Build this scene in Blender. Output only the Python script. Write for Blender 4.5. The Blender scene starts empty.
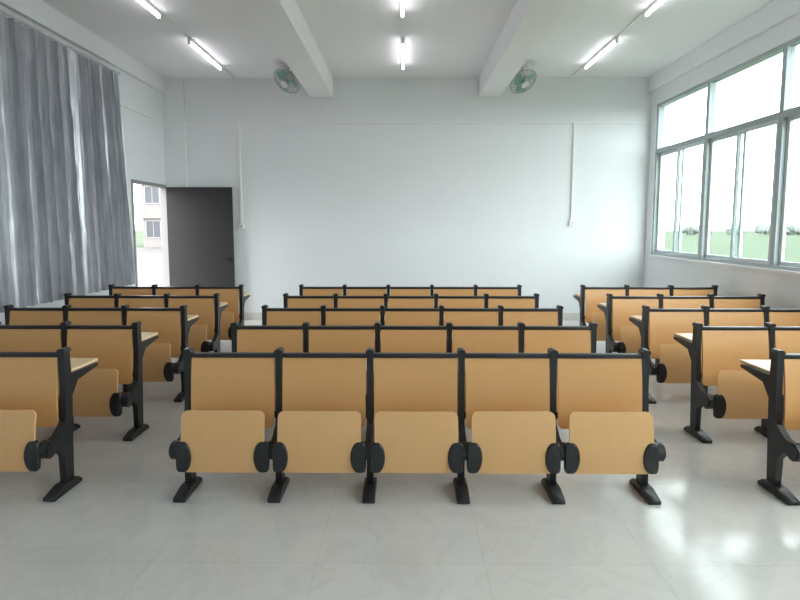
import bpy, bmesh, math, random
from mathutils import Vector, Matrix
random.seed(4)
scene = bpy.context.scene
COL = scene.collection
try:
    scene.view_settings.view_transform = 'Standard'
    scene.view_settings.look = 'None'
except Exception:
    pass

# ------------------------------------------------------------ materials
def new_mat(name, color, rough=0.5, metal=0.0, spec=0.5):
    m = bpy.data.materials.new(name); m.use_nodes = True
    b = m.node_tree.nodes['Principled BSDF']
    b.inputs['Base Color'].default_value = (*color, 1)
    b.inputs['Roughness'].default_value = rough
    b.inputs['Metallic'].default_value = metal
    b.inputs['Specular IOR Level'].default_value = spec
    return m

def noise_mat(name, c1, c2, scale=(1,1,1), nscale=5, detail=4, rough=0.5, bump=0.0, metal=0.0, spec=0.5, coords='Object'):
    m = new_mat(name, c1, rough, metal, spec)
    nt = m.node_tree; N = nt.nodes; L = nt.links
    b = N['Principled BSDF']
    tc = N.new('ShaderNodeTexCoord'); mp = N.new('ShaderNodeMapping')
    mp.inputs['Scale'].default_value = scale
    L.new(tc.outputs[coords], mp.inputs['Vector'])
    nz = N.new('ShaderNodeTexNoise'); nz.inputs['Scale'].default_value = nscale
    nz.inputs['Detail'].default_value = detail
    L.new(mp.outputs[0], nz.inputs['Vector'])
    rp = N.new('ShaderNodeValToRGB')
    rp.color_ramp.elements[0].position = 0.3; rp.color_ramp.elements[0].color = (*c1, 1)
    rp.color_ramp.elements[1].position = 0.7; rp.color_ramp.elements[1].color = (*c2, 1)
    L.new(nz.outputs['Fac'], rp.inputs[0]); L.new(rp.outputs[0], b.inputs['Base Color'])
    if bump > 0:
        bp = N.new('ShaderNodeBump'); bp.inputs['Strength'].default_value = bump
        bp.inputs['Distance'].default_value = 0.02
        L.new(nz.outputs['Fac'], bp.inputs['Height']); L.new(bp.outputs[0], b.inputs['Normal'])
    return m

M_WALL = noise_mat('wall_paint', (0.785,0.805,0.818), (0.80,0.82,0.832), nscale=1.5, rough=0.85, spec=0.2)
M_CEIL = noise_mat('ceiling_paint', (0.85,0.85,0.852), (0.865,0.865,0.867), nscale=1.2, rough=0.9, spec=0.2)
M_TRIM = new_mat('white_plastic', (0.84,0.84,0.84), 0.5)
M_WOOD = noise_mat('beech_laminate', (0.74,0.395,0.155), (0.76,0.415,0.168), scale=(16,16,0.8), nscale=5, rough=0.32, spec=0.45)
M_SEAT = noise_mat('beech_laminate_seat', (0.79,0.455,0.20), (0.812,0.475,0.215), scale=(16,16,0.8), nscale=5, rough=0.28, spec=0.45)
M_DESK = noise_mat('desk_laminate', (0.76,0.55,0.32), (0.80,0.59,0.35), scale=(1,14,14), nscale=5, rough=0.35)
M_BLACK = noise_mat('black_powder_coat', (0.012,0.012,0.013), (0.018,0.018,0.02), nscale=60, rough=0.38)
M_ALU = new_mat('window_aluminium', (0.60,0.66,0.67), 0.45, 0.1)
M_ALUD = new_mat('window_mullion', (0.38,0.43,0.44), 0.45, 0.1)
M_DOOR = noise_mat('door_charcoal', (0.026,0.025,0.026), (0.032,0.030,0.031), nscale=8, rough=0.55, spec=0.3)
M_DFR = new_mat('door_frame_paint', (0.30,0.29,0.29), 0.5)
M_STEEL = new_mat('steel', (0.6,0.6,0.6), 0.3, 0.9)
M_GREEN = new_mat('fan_green_blade', (0.20,0.46,0.34), 0.4)
M_FAN = new_mat('fan_grey_white', (0.70,0.65,0.66), 0.4)
M_CAGE = new_mat('fan_cage_wire', (0.42,0.44,0.44), 0.35, 0.2)
M_CURT = noise_mat('curtain_silver_fabric', (0.46,0.47,0.51), (0.64,0.65,0.69), scale=(1,2.4,0.25), nscale=8, rough=0.30, metal=0.4, bump=0.8)

def floor_mat():
    m = new_mat('polished_floor_tile', (0.5,0.48,0.43), 0.12)
    nt = m.node_tree; N = nt.nodes; L = nt.links; b = N['Principled BSDF']
    tc = N.new('ShaderNodeTexCoord')
    br = N.new('ShaderNodeTexBrick'); br.offset = 0.0; br.squash = 1.0
    br.inputs['Scale'].default_value = 1.0
    br.inputs['Brick Width'].default_value = 0.8; br.inputs['Row Height'].default_value = 0.8
    br.inputs['Mortar Size'].default_value = 0.0018
    br.inputs['Color1'].default_value = (0.67,0.655,0.625,1)
    br.inputs['Color2'].default_value = (0.68,0.665,0.635,1)
    br.inputs['Mortar'].default_value = (0.57,0.555,0.525,1)
    mp = N.new('ShaderNodeMapping'); mp.inputs['Location'].default_value = (0.42,0.0,0)
    L.new(tc.outputs['Object'], mp.inputs['Vector']); L.new(mp.outputs[0], br.inputs['Vector'])
    nz = N.new('ShaderNodeTexNoise'); nz.inputs['Scale'].default_value = 2.4; nz.inputs['Detail'].default_value = 10
    nz.inputs['Distortion'].default_value = 1.4
    L.new(tc.outputs['Object'], nz.inputs['Vector'])
    rp = N.new('ShaderNodeValToRGB')
    els = rp.color_ramp.elements
    els[0].position = 0.30; els[0].color = (0.91,0.91,0.915,1)
    els[1].position = 0.66; els[1].color = (1,1,1,1)
    for p, c in ((0.46,0.98),(0.495,0.925),(0.53,0.985)):
        e_ = els.new(p); e_.color = (c,c,c*1.003,1)
    L.new(nz.outputs['Fac'], rp.inputs[0])
    mx = N.new('ShaderNodeMixRGB'); mx.blend_type = 'MULTIPLY'; mx.inputs[0].default_value = 1
    L.new(br.outputs['Color'], mx.inputs[1]); L.new(rp.outputs[0], mx.inputs[2])
    L.new(mx.outputs[0], b.inputs['Base Color'])
    b.inputs['Specular IOR Level'].default_value = 0.36
    n2 = N.new('ShaderNodeTexNoise'); n2.inputs['Scale'].default_value = 9; n2.inputs['Detail'].default_value = 6
    L.new(tc.outputs['Object'], n2.inputs['Vector'])
    r2 = N.new('ShaderNodeMapRange'); r2.inputs['To Min'].default_value = 0.08; r2.inputs['To Max'].default_value = 0.18
    L.new(n2.outputs['Fac'], r2.inputs['Value']); L.new(r2.outputs[0], b.inputs['Roughness'])
    return m
M_FLOOR = floor_mat()

def glass_mat():
    m = bpy.data.materials.new('window_glass'); m.use_nodes = True
    nt = m.node_tree; N = nt.nodes; L = nt.links
    for n in list(N):
        if n.type == 'BSDF_PRINCIPLED': N.remove(n)
    out = [n for n in N if n.type == 'OUTPUT_MATERIAL'][0]
    t = N.new('ShaderNodeBsdfTransparent'); t.inputs[0].default_value = (0.92,0.97,0.965,1)
    g = N.new('ShaderNodeBsdfGlossy'); g.inputs['Roughness'].default_value = 0.02
    mx = N.new('ShaderNodeMixShader'); mx.inputs[0].default_value = 0.04
    L.new(t.outputs[0], mx.inputs[1]); L.new(g.outputs[0], mx.inputs[2]); L.new(mx.outputs[0], out.inputs[0])
    return m
M_GLASS = glass_mat()

def emis_mat(name, color, s):
    m = new_mat(name, color, 0.5)
    b = m.node_tree.nodes['Principled BSDF']
    b.inputs['Emission Color'].default_value = (*color, 1); b.inputs['Emission Strength'].default_value = s
    return m
M_TUBE = emis_mat('fluorescent_tube_glow', (0.95,0.93,1.0), 10)

# ------------------------------------------------------------ mesh helpers
def mesh_obj(name, bm, mat, smooth=False):
    me = bpy.data.meshes.new(name)
    bmesh.ops.recalc_face_normals(bm, faces=bm.faces)
    bm.to_mesh(me); bm.free()
    me.materials.append(mat)
    if smooth:
        for p in me.polygons: p.use_smooth = True
        try: me.set_sharp_from_angle(angle=math.radians(40))
        except Exception: pass
    o = bpy.data.objects.new(name, me); COL.objects.link(o)
    return o

def add_box(bm, x0, x1, y0, y1, z0, z1, bevel=0.0):
    r = bmesh.ops.create_cube(bm, size=1.0)
    for v in r['verts']:
        v.co = Vector(((x0+x1)/2 + v.co.x*(x1-x0), (y0+y1)/2 + v.co.y*(y1-y0), (z0+z1)/2 + v.co.z*(z1-z0)))
    if bevel > 0:
        es = list({e for v in r['verts'] for e in v.link_edges})
        bmesh.ops.bevel(bm, geom=es, offset=bevel, segments=2, affect='EDGES', profile=0.6)

def add_prism_x(bm, pts, x0, x1):
    a = [bm.verts.new((x0, p[0], p[1])) for p in pts]
    b = [bm.verts.new((x1, p[0], p[1])) for p in pts]
    n = len(pts)
    bm.faces.new(a); bm.faces.new(b[::-1])
    for i in range(n):
        bm.faces.new((a[i], a[(i+1) % n], b[(i+1) % n], b[i]))

def add_cyl(bm, center, axis, r, length, seg=24, r2=None):
    q = Vector((0,0,1)).rotation_difference(Vector(axis).normalized())
    mt = Matrix.Translation(Vector(center)) @ q.to_matrix().to_4x4()
    bmesh.ops.create_cone(bm, cap_ends=True, segments=seg, radius1=r, radius2=r if r2 is None else r2, depth=length, matrix=mt)

def add_torus(bm, mt, R, r, seg=36, mseg=6):
    ring = []
    for i in range(seg):
        a = 2*math.pi*i/seg
        row = []
        for j in range(mseg):
            b = 2*math.pi*j/mseg
            row.append(bm.verts.new(mt @ Vector(((R+r*math.cos(b))*math.cos(a), (R+r*math.cos(b))*math.sin(a), r*math.sin(b)))))
        ring.append(row)
    for i in range(seg):
        for j in range(mseg):
            bm.faces.new((ring[i][j], ring[(i+1)%seg][j], ring[(i+1)%seg][(j+1)%mseg], ring[i][(j+1)%mseg]))

def structure(o, label=None):
    o['kind'] = 'structure'
    if label: o['label'] = label
    return o
def tag(o, label, cat, group=None):
    o['label'] = label; o['category'] = cat
    if group: o['group'] = group
    return o
def empty(name, loc):
    e = bpy.data.objects.new(name, None); e.empty_display_size = 0.1
    e.location = loc; COL.objects.link(e); return e

# ------------------------------------------------------------ room dims
XL, XR, YB, YF, ZC = -4.0, 4.05, 9.03, -2.0, 4.03
T = 0.22
TL = 0.10
bm = bmesh.new(); add_box(bm, XL-TL, XR+T, YF-T, YB+T, -0.15, 0.0)
structure(mesh_obj('floor', bm, M_FLOOR), 'polished beige ceramic tile floor')
bm = bmesh.new(); add_box(bm, XL-TL, XR+T, YF-T, YB+T, ZC, ZC+0.15)
structure(mesh_obj('ceiling', bm, M_CEIL), 'white painted concrete ceiling')
bm = bmesh.new(); add_box(bm, XL-TL, XR+T, YB, YB+T, 0, ZC)
structure(mesh_obj('wall_back', bm, M_WALL), 'plain white painted wall')
bm = bmesh.new(); add_box(bm, XL-TL, XR+T, YF-T, YF, 0, ZC)
structure(mesh_obj('wall_front', bm, M_WALL), 'plain white painted wall')
D0, D1, DZ = 7.86, 8.97, 2.25
bm = bmesh.new()
add_box(bm, XL-TL, XL, YF, D0, 0, ZC)
add_box(bm, XL-TL, XL, D1, YB, 0, ZC)
add_box(bm, XL-TL, XL, D0, D1, DZ, ZC)
structure(mesh_obj('wall_left', bm, M_WALL), 'white painted wall with a doorway')
W0, W1, SZ, TZ, HZ = -1.27, 8.82, 1.13, 2.80, 3.55
bm = bmesh.new()
add_box(bm, XR, XR+T, YF, YB, 0, SZ)
add_box(bm, XR, XR+T, YF, YB, HZ, ZC)
add_box(bm, XR, XR+T, W1, YB, SZ, HZ)
add_box(bm, XR, XR+T, YF, W0, SZ, HZ)
structure(mesh_obj('wall_right', bm, M_WALL), 'white painted wall with a long window band')

nb = 7; bay = (W1-W0)/nb
xc = XR+0.06
for i in range(nb):
    y1 = W1 - i*bay; y0 = y1 - bay; ym = (y0+y1)/2
    bm = bmesh.new()
    f = 0.034
    add_box(bm, xc-0.045, xc+0.045, y0, y0+f, SZ, HZ)
    add_box(bm, xc-0.045, xc+0.045, y1-f, y1, SZ, HZ)
    add_box(bm, xc-0.045, xc+0.045, y0+f, y1-f, SZ, SZ+0.04)
    add_box(bm, xc-0.045, xc+0.045, y0+f, y1-f, HZ-0.04, HZ)
    add_box(bm, xc-0.045, xc+0.045, y0+f, y1-f, TZ-0.035, TZ+0.035)
    w = mesh_obj('window_%d' % (i+1), bm, M_ALUD)
    structure(w, 'grey aluminium sliding window with fixed upper pane')
    for k, (a, b_, xo) in enumerate(((y0+f, ym+0.06, -0.02), (ym-0.06, y1-f, 0.02))):
        bm = bmesh.new(); s = 0.045
        z0, z1 = SZ+0.04, TZ-0.035
        add_box(bm, xc+xo-0.016, xc+xo+0.016, a, a+s, z0, z1)
        add_box(bm, xc+xo-0.016, xc+xo+0.016, b_-s, b_, z0, z1)
        add_box(bm, xc+xo-0.016, xc+xo+0.016, a+s, b_-s, z0, z0+s)
        add_box(bm, xc+xo-0.016, xc+xo+0.016, a+s, b_-s, z1-s, z1)
        o = mesh_obj('window_sash', bm, M_ALU); o.parent = w
        bm = bmesh.new(); add_box(bm, xc+xo-0.003, xc+xo+0.003, a+s, b_-s, z0+s, z1-s)
        g = mesh_obj('glass_pane', bm, M_GLASS); g.parent = o
    bm = bmesh.new(); add_box(bm, xc-0.003, xc+0.003, y0+f, y1-f, TZ+0.035, HZ-0.04)
    g = mesh_obj('glass_pane', bm, M_GLASS); g.parent = w
ld = bpy.data.lights.new('window_daylight', 'AREA'); ld.shape = 'RECTANGLE'
ld.size = HZ-SZ; ld.size_y = W1-W0; ld.cycles.is_portal = True
lo = bpy.data.objects.new('window_daylight', ld); COL.objects.link(lo)
lo.location = (XR+T+0.02, (W0+W1)/2, (SZ+HZ)/2); lo.rotation_euler = (0, math.radians(90), 0)
ld = bpy.data.lights.new('door_daylight', 'AREA'); ld.shape = 'RECTANGLE'
ld.size = DZ; ld.size_y = D1-D0; ld.cycles.is_portal = True
lo = bpy.data.objects.new('door_daylight', ld); COL.objects.link(lo)
lo.location = (XL-TL-0.02, (D0+D1)/2, DZ/2); lo.rotation_euler = (0, math.radians(-90), 0)

tn = [0]
def trim(boxes, mat, label, bevel=0.0):
    tn[0] += 1
    bm = bmesh.new()
    for b in boxes: add_box(bm, *b, bevel=bevel)
    return structure(mesh_obj('trim_%d' % tn[0], bm, mat), label)
trim([(XR-0.03, XR, W0, W1, SZ-0.03, SZ)], M_TRIM, 'white window sill')
trim([(-1.56, -1.19, YF, YB, 3.72, ZC)], M_CEIL, 'white painted concrete ceiling beam')
trim([(1.21, 1.56, YF, YB, 3.72, ZC)], M_CEIL, 'white painted concrete ceiling beam')
trim([(XL, XL+0.06, YF, YB, 3.78, ZC)], M_WALL, 'white painted edge beam')
trim([(XR-0.06, XR, YF, YB, 3.78, ZC)], M_WALL, 'white painted edge beam')
trim([(XL, XL+0.35, YB-0.06, YB, 0, ZC)], M_WALL, 'white painted corner column')
trim([(-3.65, XR, YB-0.02, YB, 3.29, 3.315)], M_TRIM, 'white plastic cable duct')
trim([(-2.78, -2.745, YB-0.025, YB, 1.64, 3.29)], M_TRIM, 'white plastic cable duct')
trim([(2.78, 2.815, YB-0.025, YB, 1.70, 3.29)], M_TRIM, 'white plastic cable duct')
trim([(XL, XL+0.02, 7.1, YB-0.06, 3.29, 3.315)], M_TRIM, 'white plastic cable duct')
LAMPS = ((7.12,8.32),(5.10,6.30),(2.2,3.4))
for cx in (-2.80, -0.03, 2.72):
    for (a,b) in ((8.32,YB),(6.30,7.12),(3.4,5.10)):
        trim([(cx-0.012, cx+0.012, a, b, ZC-0.018, ZC)], M_TRIM, 'white ceiling cable duct')
structure((lambda bm: (add_box(bm, XL+0.35, XR, YB-0.012, YB, 0, 0.12), mesh_obj('baseboard_back', bm, M_FLOOR))[1])(bmesh.new()), 'tile skirting')
structure((lambda bm: (add_box(bm, XR-0.012, XR, YF, YB-0.012, 0, 0.12), mesh_obj('baseboard_right', bm, M_FLOOR))[1])(bmesh.new()), 'tile skirting')
structure((lambda bm: (add_box(bm, XL, XL+0.012, YF, D0-0.06, 0, 0.12), mesh_obj('baseboard_left', bm, M_FLOOR))[1])(bmesh.new()), 'tile skirting')

def outlet(x, z):
    bm = bmesh.new(); add_box(bm, x-0.045, x+0.045, YB-0.04, YB, z-0.045, z+0.045, bevel=0.006)
    o = mesh_obj('electrical_outlet', bm, M_TRIM)
    tag(o, 'small white plastic electrical outlet box on the wall', 'outlet', 'wall outlets')
    for dx in (-0.012, 0.012):
        bm = bmesh.new(); add_box(bm, x+dx-0.003, x+dx+0.003, YB-0.043, YB-0.039, z-0.01, z+0.01)
        s = mesh_obj('socket_slot', bm, M_BLACK); s.parent = o
outlet(-2.762, 1.595); outlet(2.797, 1.655)

bm = bmesh.new()
add_box(bm, XL-TL, XL+0.012, D0-0.03, D0+0.015, 0, DZ+0.03)
add_box(bm, XL-TL, XL+0.012, D1-0.015, D1, 0, DZ+0.03)
add_box(bm, XL-TL, XL+0.012, D0+0.015, D1-0.015, DZ-0.015, DZ+0.03)
structure(mesh_obj('trim_30', bm, M_DFR), 'grey painted door frame')
bm = bmesh.new()
add_box(bm, XL+0.04, XL+1.13, YB-0.15, YB-0.105, 0.01, 2.24, bevel=0.004)
dr = structure(mesh_obj('door_1', bm, M_DOOR), 'dark charcoal flat door standing open')
bm = bmesh.new()
add_box(bm, XL+0.97, XL+1.07, YB-0.20, YB-0.185, 1.04, 1.06, bevel=0.004)
add_cyl(bm, (XL+1.06, YB-0.172, 1.05), (0,1,0), 0.02, 0.05)
h = mesh_obj('door_handle', bm, M_BLACK, True); h.parent = dr

# ------------------------------------------------------------ lamps
def lamp(x, y0, y1):
    e = empty('fluorescent_lamp', (x, (y0+y1)/2, ZC))
    tag(e, 'white batten with a lit fluorescent tube on the ceiling', 'ceiling light', 'ceiling fluorescent lamps')
    l = (y1-y0)/2
    bm = bmesh.new(); add_box(bm, -0.02, 0.02, -l, l, -0.04, 0, bevel=0.005)
    o = mesh_obj('lamp_housing', bm, M_TRIM); o.parent = e
    for (a,b) in ((-l,-l+0.03),(l-0.03,l)):
        bm = bmesh.new(); add_box(bm, -0.018, 0.018, a, b, -0.085, -0.035, bevel=0.004)
        o = mesh_obj('tube_holder', bm, M_TRIM); o.parent = e
    bm = bmesh.new(); add_cyl(bm, (0,0,-0.062), (0,1,0), 0.018, 2*l-0.06, 14)
    o = mesh_obj('lamp_tube', bm, M_TUBE, True); o.parent = e
for cx in (-2.80, -0.03, 2.72):
    for (a, b) in LAMPS: lamp(cx, a, b)

# ------------------------------------------------------------ fans
def fan(x, y, spin, tilty, tiltx):
    e = empty('ceiling_fan', (x, y, ZC))
    tag(e, 'small caged orbit fan with green blades hanging from the ceiling', 'fan', 'ceiling orbit fans')
    bm = bmesh.new()
    add_cyl(bm, (0,0,-0.02), (0,0,1), 0.085, 0.04, 24)
    add_cyl(bm, (0,0,-0.075), (0,0,1), 0.032, 0.09, 16)
    o = mesh_obj('ceiling_mount', bm, M_FAN, True); o.parent = e
    rot = Matrix.Translation((0,-0.05,-0.26)) @ Matrix.Rotation(tilty, 4, 'Z') @ Matrix.Rotation(tiltx, 4, 'X')
    bm = bmesh.new()
    add_cyl(bm, (0,0,0.075), (0,0,1), 0.09, 0.13, 24, 0.07)
    bmesh.ops.create_uvsphere(bm, u_segments=20, v_segments=10, radius=0.073, matrix=Matrix.Translation((0,0,0.14)))
    bmesh.ops.transform(bm, matrix=rot, verts=bm.verts)
    o = mesh_obj('fan_motor', bm, M_FAN, True); o.parent = e
    bm = bmesh.new()
    prof = [(0.05, 0.055), (0.10, 0.06), (0.155, 0.05), (0.195, 0.02), (0.21, 0.0), (0.195,-0.02), (0.155,-0.05), (0.10,-0.065), (0.04,-0.07)]
    for (r, z) in prof: add_torus(bm, Matrix.Translation((0,0,z)), r, 0.008 if r > 0.2 else 0.003, 36, 5)
    for k in range(20):
        a = 2*math.pi*k/20
        for (r0,z0),(r1,z1) in zip(prof[:-1], prof[1:]):
            p0 = Vector((r0*math.cos(a), r0*math.sin(a), z0)); p1 = Vector((r1*math.cos(a), r1*math.sin(a), z1))
            add_cyl(bm, (p0+p1)/2, p1-p0, 0.002, (p1-p0).length, 5)
    bmesh.ops.transform(bm, matrix=rot, verts=bm.verts)
    o = mesh_obj('fan_cage', bm, M_CAGE, True); o.parent = e
    bm = bmesh.new(); add_cyl(bm, (0,0,-0.072), (0,0,1), 0.06, 0.014, 24)
    bmesh.ops.transform(bm, matrix=rot, verts=bm.verts)
    o = mesh_obj('cage_badge', bm, M_FAN, True); o.parent = e
    bm = bmesh.new()
    for k in range(3):
        a0 = spin + 2*math.pi*k/3
        g = []
        for i in range(7):
            r = 0.03 + 0.155*i/6
            w = 0.8 + 0.75*math.sin(math.pi*min(1, (i+1)/6.5))
            row = []
            for j in range(6):
                t = j/5-0.5
                a = a0 + t*w + 0.25*i/6
                row.append(bm.verts.new((r*math.cos(a), r*math.sin(a), 0.03*t*1.6)))
            g.append(row)
        for i in range(6):
            for j in range(5): bm.faces.new((g[i][j], g[i+1][j], g[i+1][j+1], g[i][j+1]))
    add_cyl(bm, (0,0,0), (0,0,1), 0.036, 0.045, 20)
    bmesh.ops.transform(bm, matrix=rot, verts=bm.verts)
    o = mesh_obj('fan_blades', bm, M_GREEN, True); o.parent = e
fan(-1.785, 8.3, 0.3, math.radians(-35), math.radians(-42)); fan(1.78, 8.35, 1.0, math.radians(30), math.radians(-40))

# ------------------------------------------------------------ curtains
def curtain(ya_t, yb_t, ya_b, yb_b, folds, ph, zt=3.62, zb=0.78, label=''):
    bm = bmesh.new(); nu, nv = folds*14, 80; g = []
    rnd = random.Random(int(ph*100))
    jit = [rnd.uniform(-1,1) for _ in range(folds+3)]
    jz = [[rnd.uniform(-1,1) for _ in range(20)] for _ in range(2*folds+3)]
    for j in range(nv+1):
        v = j/nv; z = zt + (zb-zt)*v
        row = []
        for i in range(nu+1):
            u = i/nu
            y = (ya_t + (yb_t-ya_t)*u)*(1-v) + (ya_b + (yb_b-ya_b)*u)*v
            k = u*folds; kk = int(k); fr = k-kk; fr = fr*fr*(3-2*fr)
            jv = jit[kk]*(1-fr) + jit[kk+1]*fr
            k2 = u*folds*2; k2i = int(k2); f2 = k2-k2i; f2 = f2*f2*(3-2*f2)
            q = v*14; qq = int(q); qf = q-qq; qf = qf*qf*(3-2*qf)
            cr = (jz[k2i][qq]*(1-qf)+jz[k2i][qq+1]*qf)*(1-f2) + (jz[k2i+1][qq]*(1-qf)+jz[k2i+1][qq+1]*qf)*f2
            env = min(1.0, 10*min(u, 1-u))     # hems stay flat so neighbours meet edge to edge
            amp = 0.036 + 0.012*v + 0.013*jv
            a = 2*math.pi*k + ph + jv*1.2 + 0.25*math.sin(3*v+ph)
            x = (amp*math.sin(a) + 0.009*math.sin(2.3*a+2*v) + 0.008*cr)*(0.35+0.65*env)
            y += (0.010*math.cos(a*0.5)*v + 0.014*math.cos(a))*env
            row.append(bm.verts.new((-3.865+x, y, z)))
        g.append(row)
    for j in range(nv):
        for i in range(nu): bm.faces.new((g[j][i], g[j][i+1], g[j+1][i+1], g[j+1][i]))
    o = mesh_obj('curtain', bm, M_CURT, True)
    for p in o.data.polygons: p.use_smooth = True
    tag(o, label, 'curtain', 'curtains on the window wall')
LB = 'silver-grey pleated fabric curtain hanging from a wall rail'
curtain(3.2, 5.20, 3.2, 5.20, 16, 0.4, label=LB)
curtain(5.205, 6.32, 5.205, 6.36, 12, 1.9, label=LB)
curtain(6.325, 7.34, 6.365, 7.57, 13, 3.1, label=LB)
bm = bmesh.new(); add_cyl(bm, (-3.865, 5.25, 3.65), (0,1,0), 0.014, 4.3, 12)
for yy in (3.3, 5.23, 7.3): add_box(bm, -4.0, -3.86, yy-0.01, yy+0.01, 3.645, 3.66)
tag(mesh_obj('curtain_rail', bm, M_STEEL, True), 'slim metal curtain rail fixed to the wall', 'curtain rail')

# ------------------------------------------------------------ seating
P = 0.55
def board(name, mat, rows, hwf, thick, nx=14, cross=0.0):
    bm = bmesh.new(); F = []; B = []
    n = len(rows)
    for k, (z, y) in enumerate(rows):
        hw = hwf(z)
        z0, y0 = rows[max(0,k-1)]; z1, y1 = rows[min(n-1,k+1)]
        tz, ty = z1-z0, y1-y0; ln = math.hypot(tz, ty); nyv, nzv = tz/ln, -ty/ln
        fr, br = [], []
        for i in range(nx+1):
            s = -1 + 2*i/nx
            x = s*hw; yy = y + cross*(s*s)
            fr.append(bm.verts.new((x, yy - nyv*thick/2, z - nzv*thick/2)))
            br.append(bm.verts.new((x, yy + nyv*thick/2, z + nzv*thick/2)))
        F.append(fr); B.append(br)
    for k in range(n-1):
        for i in range(nx):
            bm.faces.new((F[k][i], F[k][i+1], F[k+1][i+1], F[k+1][i]))
            bm.faces.new((B[k][i], B[k+1][i], B[k+1][i+1], B[k][i+1]))
        bm.faces.new((F[k][0], F[k+1][0], B[k+1][0], B[k][0]))
        bm.faces.new((F[k][nx], B[k][nx], B[k+1][nx], F[k+1][nx]))
    for i in range(nx):
        bm.faces.new((F[0][i], B[0][i], B[0][i+1], F[0][i+1]))
        bm.faces.new((F[-1][i], F[-1][i+1], B[-1][i+1], B[-1][i]))
    return mesh_obj(name, bm, mat, True)

def rounded(z, z0, z1, w0, w1, r0, r1):
    t = (z-z0)/(z1-z0); hw = w0 + (w1-w0)*t
    if z < z0+r0:
        d = (z0+r0-z)/r0; hw -= r0*(1-math.sqrt(max(0,1-d*d)))
    if z > z1-r1:
        d = (z-(z1-r1))/r1; hw -= r1*(1-math.sqrt(max(0,1-d*d)))
    return hw
def zs(z0, z1, r0, r1):
    out = [z0 + r0*(1-math.cos(math.pi/2*k/6)) for k in range(7)]
    m0, m1 = z0+r0, z1-r1
    out += [m0+(m1-m0)*k/8 for k in range(1,9)]
    out += [m1 + r1*math.sin(math.pi/2*k/6) for k in range(1,7)]
    return out

def backy(z):
    t = (z-0.40)/0.41
    return -0.02 + 0.04*t - 0.010*math.sin(math.pi*t)
src = {}
Z = zs(0.39, 0.81, 0.03, 0.004)
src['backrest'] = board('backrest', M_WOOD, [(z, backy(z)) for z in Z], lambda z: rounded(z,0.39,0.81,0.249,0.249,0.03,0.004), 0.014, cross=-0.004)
def seaty(z):
    t = (z-0.205)/0.35
    return -0.215 - 0.008*math.sin(math.pi*t) + 0.030*t*t
Z = zs(0.203, 0.552, 0.035, 0.035)
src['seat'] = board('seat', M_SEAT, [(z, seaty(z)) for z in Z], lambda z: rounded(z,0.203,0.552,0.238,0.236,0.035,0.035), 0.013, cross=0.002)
def bracket(sx):
    bm = bmesh.new(); n = 28
    cx, cz, a, b = sx*0.221, 0.295, 0.044, 0.088
    y0, y1 = -0.234, -0.21
    lay = []
    for (y, sc) in ((y1, 1.0), (y0+0.008, 1.0), (y0, 0.88)):
        row = []
        for k in range(n):
            t = 2*math.pi*k/n
            c, s = math.cos(t), math.sin(t)
            ex = 2.0
            if c*sx > 0: ex = 5.0
            x = cx + sc*a*math.copysign(abs(c)**(2/ex), c); z = cz + sc*b*math.copysign(abs(s)**(2/ex), s)
            row.append(bm.verts.new((x, y + (z-cz)*0.05, z)))
        lay.append(row)
    bm.faces.new(lay[0][::-1]); bm.faces.new(lay[-1])
    for q in range(2):
        for k in range(n): bm.faces.new((lay[q][k], lay[q][(k+1)%n], lay[q+1][(k+1)%n], lay[q+1][k]))
    return mesh_obj('seat_bracket', bm, M_BLACK, True)
src['bl'] = bracket(-1); src['br'] = bracket(1)
bm = bmesh.new(); add_box(bm, -P/2+0.02, P/2-0.02, 0.005, 0.05, 0.810, 0.836, bevel=0.006)
src['rail'] = mesh_obj('top_rail', bm, M_BLACK, True)
bm = bmesh.new(); add_box(bm, -P/2+0.02, P/2-0.02, 0.025, 0.045, 0.43, 0.47, bevel=0.004)
src['bar'] = mesh_obj('cross_bar', bm, M_BLACK, True)
bm = bmesh.new(); add_box(bm, -P/2+0.004, P/2-0.004, 0.075, 0.385, 0.693, 0.713, bevel=0.004)
src['desk'] = mesh_obj('writing_desk', bm, M_DESK, True)
bm = bmesh.new()
hw = 0.019
add_prism_x(bm, [(0.0,0.845),(0.055,0.845),(0.060,0.700),(0.34,0.692),(0.34,0.674),(0.12,0.64),(0.058,0.56),(0.052,0.46),(0.042,0.30),(0.028,0.04),
                 (-0.045,0.04),(-0.05,0.22),(-0.10,0.28),(-0.19,0.28),(-0.19,0.35),(-0.10,0.365),(-0.025,0.42),(-0.004,0.60)], -hw, hw)
src['frame'] = mesh_obj('support_frame', bm, M_BLACK, True)
bm = bmesh.new(); add_prism_x(bm, [(-0.185,0.0),(0.085,0.0),(0.085,0.02),(0.045,0.05),(-0.08,0.052),(-0.185,0.024)], -0.037, 0.037)
bmesh.ops.bevel(bm, geom=list(bm.edges), offset=0.004, segments=1, affect='EDGES')
src['foot'] = mesh_obj('foot', bm, M_BLACK, True)
bm = bmesh.new()
pc = [(-0.024,0.838),(0.024,0.838),(0.024,0.852),(0.017,0.861),(0.0,0.865),(-0.017,0.861),(-0.024,0.852)]
a_ = [bm.verts.new((p[0], -0.004, p[1])) for p in pc]; b_ = [bm.verts.new((p[0], 0.062, p[1])) for p in pc]
bm.faces.new(a_); bm.faces.new(b_[::-1])
for i in range(len(pc)): bm.faces.new((a_[i], a_[(i+1)%len(pc)], b_[(i+1)%len(pc)], b_[i]))
src['cap'] = mesh_obj('post_cap', bm, M_BLACK, True)
bm = bmesh.new()
add_cyl(bm, (0,-0.175,0.315), (1,0,0), 0.052, 0.066, 28)
bmesh.ops.bevel(bm, geom=[e for e in bm.edges if abs(e.verts[0].co.x-e.verts[1].co.x)<1e-5], offset=0.008, segments=2, affect='EDGES')
src['hub'] = mesh_obj('hinge_hub', bm, M_BLACK, True)

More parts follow.
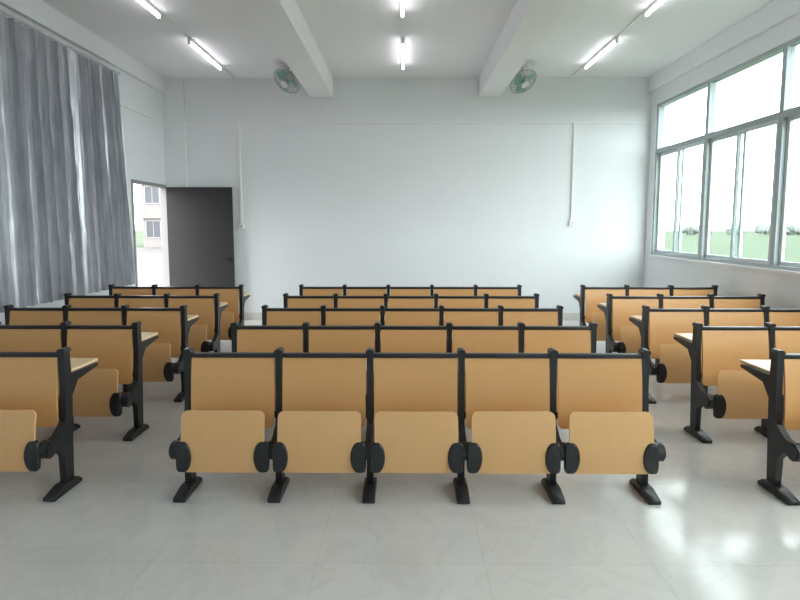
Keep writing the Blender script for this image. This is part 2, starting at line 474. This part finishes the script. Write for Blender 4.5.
def cp(key, parent, x):
    o = src[key].copy(); o.parent = parent; o.location = (x, 0, 0)
    COL.objects.link(o); return o
ROWLAB = 'joined flip-up lecture seats, orange beech laminate, black frames'
rt = random.Random(11)
PIV = Vector((0, -0.19, 0.315))
def seat_row(x0, y, n, group, label):
    e = empty('lecture_seat_row', (x0 + n*P/2, y, 0)); tag(e, label, 'lecture seats', group)
    off = -n*P/2
    for i in range(n):
        xc_ = off + (i+0.5)*P
        cp('backrest', e, xc_); s = cp('seat', e, xc_); cp('rail', e, xc_); cp('bar', e, xc_); cp('desk', e, xc_)
        ang = math.radians(rt.uniform(-2.2, 1.6))
        R = Matrix.Rotation(ang, 3, 'X')
        s.rotation_euler = (ang, 0, 0)
        s.location = Vector((xc_, 0, 0)) + PIV - R @ PIV
        for k in ('bl','br'): cp(k, s, 0)
    for i in range(n+1):
        f = cp('frame', e, off + i*P)
        for k in ('hub','foot','cap'): cp(k, f, 0)
YR = [3.13 + 0.88*k for k in range(5)]
for y in YR:
    seat_row(-1.31, y, 5, 'five-seat lecture rows', 'five ' + ROWLAB)
    seat_row(-2.07-3*P, y, 3, 'three-seat lecture rows by the curtained wall', 'three ' + ROWLAB)
    seat_row(2.235, y, 3, 'three-seat lecture rows by the windows', 'three ' + ROWLAB)
for o in src.values(): bpy.data.objects.remove(o)

# ------------------------------------------------------------ outside
GZ = -0.45
M_GRASS = noise_mat('grass', (0.052,0.074,0.044), (0.074,0.092,0.062), nscale=0.25, detail=8, rough=0.95, spec=0.05)
bm = bmesh.new()
add_box(bm, -150, 200, -60, 240, GZ-0.1, GZ)
g = mesh_obj('grass_field', bm, M_GRASS); g['kind'] = 'structure'; g['label'] = 'pale green grass field outside'
M_PAVE = noise_mat('pale_paving', (0.11,0.108,0.105), (0.125,0.122,0.118), nscale=0.8, rough=0.9, spec=0.05)
bm = bmesh.new(); add_box(bm, -70, XL-TL-0.05, -20, 50, GZ, GZ+0.04)
g = mesh_obj('paved_yard', bm, M_PAVE); g['kind'] = 'structure'; g['label'] = 'pale concrete yard outside the doorway'
M_FAC = noise_mat('facade_pink_tile', (0.20,0.186,0.180), (0.215,0.20,0.194), nscale=2, rough=0.9, spec=0.05)
M_FWIN = new_mat('facade_window_glass', (0.05,0.055,0.065), 0.4)
M_FTR = new_mat('facade_window_frame', (0.25,0.25,0.25), 0.6)
e = empty('apartment_building', (-12.6, 50, GZ)); tag(e, 'pale pink tiled building with dark windows', 'building')
bm = bmesh.new(); add_box(bm, -12, 12, 0, 8, 0, 16)
o = mesh_obj('facade', bm, M_FAC); o.parent = e
for fl in range(5):
    bm = bmesh.new(); add_box(bm, -12.1, 12.1, -0.25, 0, fl*3.2+2.75, fl*3.2+2.95)
    o = mesh_obj('facade_ledge', bm, M_FAC); o.parent = e
bm = bmesh.new(); add_box(bm, -0.65, 0.65, -0.03, 0.02, 0, 1.5)
w0 = mesh_obj('facade_window', bm, M_FWIN)
bm = bmesh.new(); add_box(bm, -0.72, 0.72, -0.06, 0, -0.07, 0.0); add_box(bm, -0.72, 0.72, -0.06, 0, 1.5, 1.57)
add_box(bm, -0.72, -0.65, -0.06, 0, 0, 1.5); add_box(bm, 0.65, 0.72, -0.06, 0, 0, 1.5); add_box(bm, -0.02, 0.02, -0.05, 0, 0, 1.5)
f0 = mesh_obj('window_frame', bm, M_FTR)
for fl in range(5):
    for c in range(11):
        w = w0.copy(); w.parent = e; w.location = (-11+c*2.2, 0, fl*3.2+1.0); COL.objects.link(w)
        f = f0.copy(); f.parent = w; COL.objects.link(f)
bpy.data.objects.remove(w0); bpy.data.objects.remove(f0)

M_LEAF = noise_mat('haze_tinted_foliage', (0.185,0.200,0.180), (0.200,0.214,0.195), nscale=0.8, rough=0.95, spec=0.05)  # distance haze put into the leaf colour as a pale grey-green
M_BARK = noise_mat('bark', (0.16,0.16,0.16), (0.18,0.18,0.18), nscale=4, rough=0.9)
for k in range(13):
    yy = 125 + random.uniform(-5, 5); xx = 54 + k*5.4; hh = random.uniform(2.2, 3.6)
    e = empty('tree', (xx, yy, GZ)); tag(e, 'hazy distant leafy green tree beyond the field', 'tree', 'distant trees')
    bm = bmesh.new(); add_cyl(bm, (0,0,hh*0.25), (0,0,1), 0.16, hh*0.5, 10, 0.10)
    o = mesh_obj('trunk', bm, M_BARK, True); o.parent = e
    bm = bmesh.new()
    for q in range(14):
        r = random.uniform(0.6, 1.0)
        bmesh.ops.create_icosphere(bm, subdivisions=2, radius=r, matrix=Matrix.Translation((random.uniform(-1.55,1.55), random.uniform(-1,1), hh*0.45+random.uniform(-0.5,0.6))))
    for v in bm.verts: v.co += Vector((random.uniform(-.1,.1), random.uniform(-.1,.1), random.uniform(-.1,.1)))
    o = mesh_obj('foliage', bm, M_LEAF); o.parent = e

# ------------------------------------------------------------ world
wd = bpy.data.worlds.new('overcast_sky'); scene.world = wd; wd.use_nodes = True
bg = wd.node_tree.nodes['Background']
bg.inputs[0].default_value = (0.955, 0.978, 1.0, 1); bg.inputs[1].default_value = 9.2

# ------------------------------------------------------------ camera
cd = bpy.data.cameras.new('camera'); co = bpy.data.objects.new('camera', cd); COL.objects.link(co)
F = 533.0
cd.sensor_width = 36; cd.lens = 36*F/800
pitch = math.radians(5.3)
co.location = (0,0,1.6); co.rotation_euler = (math.radians(90)-pitch, 0, 5/F)
cd.shift_y = -(300 - F*math.tan(pitch) - 226)/800
cd.clip_end = 500
scene.camera = co
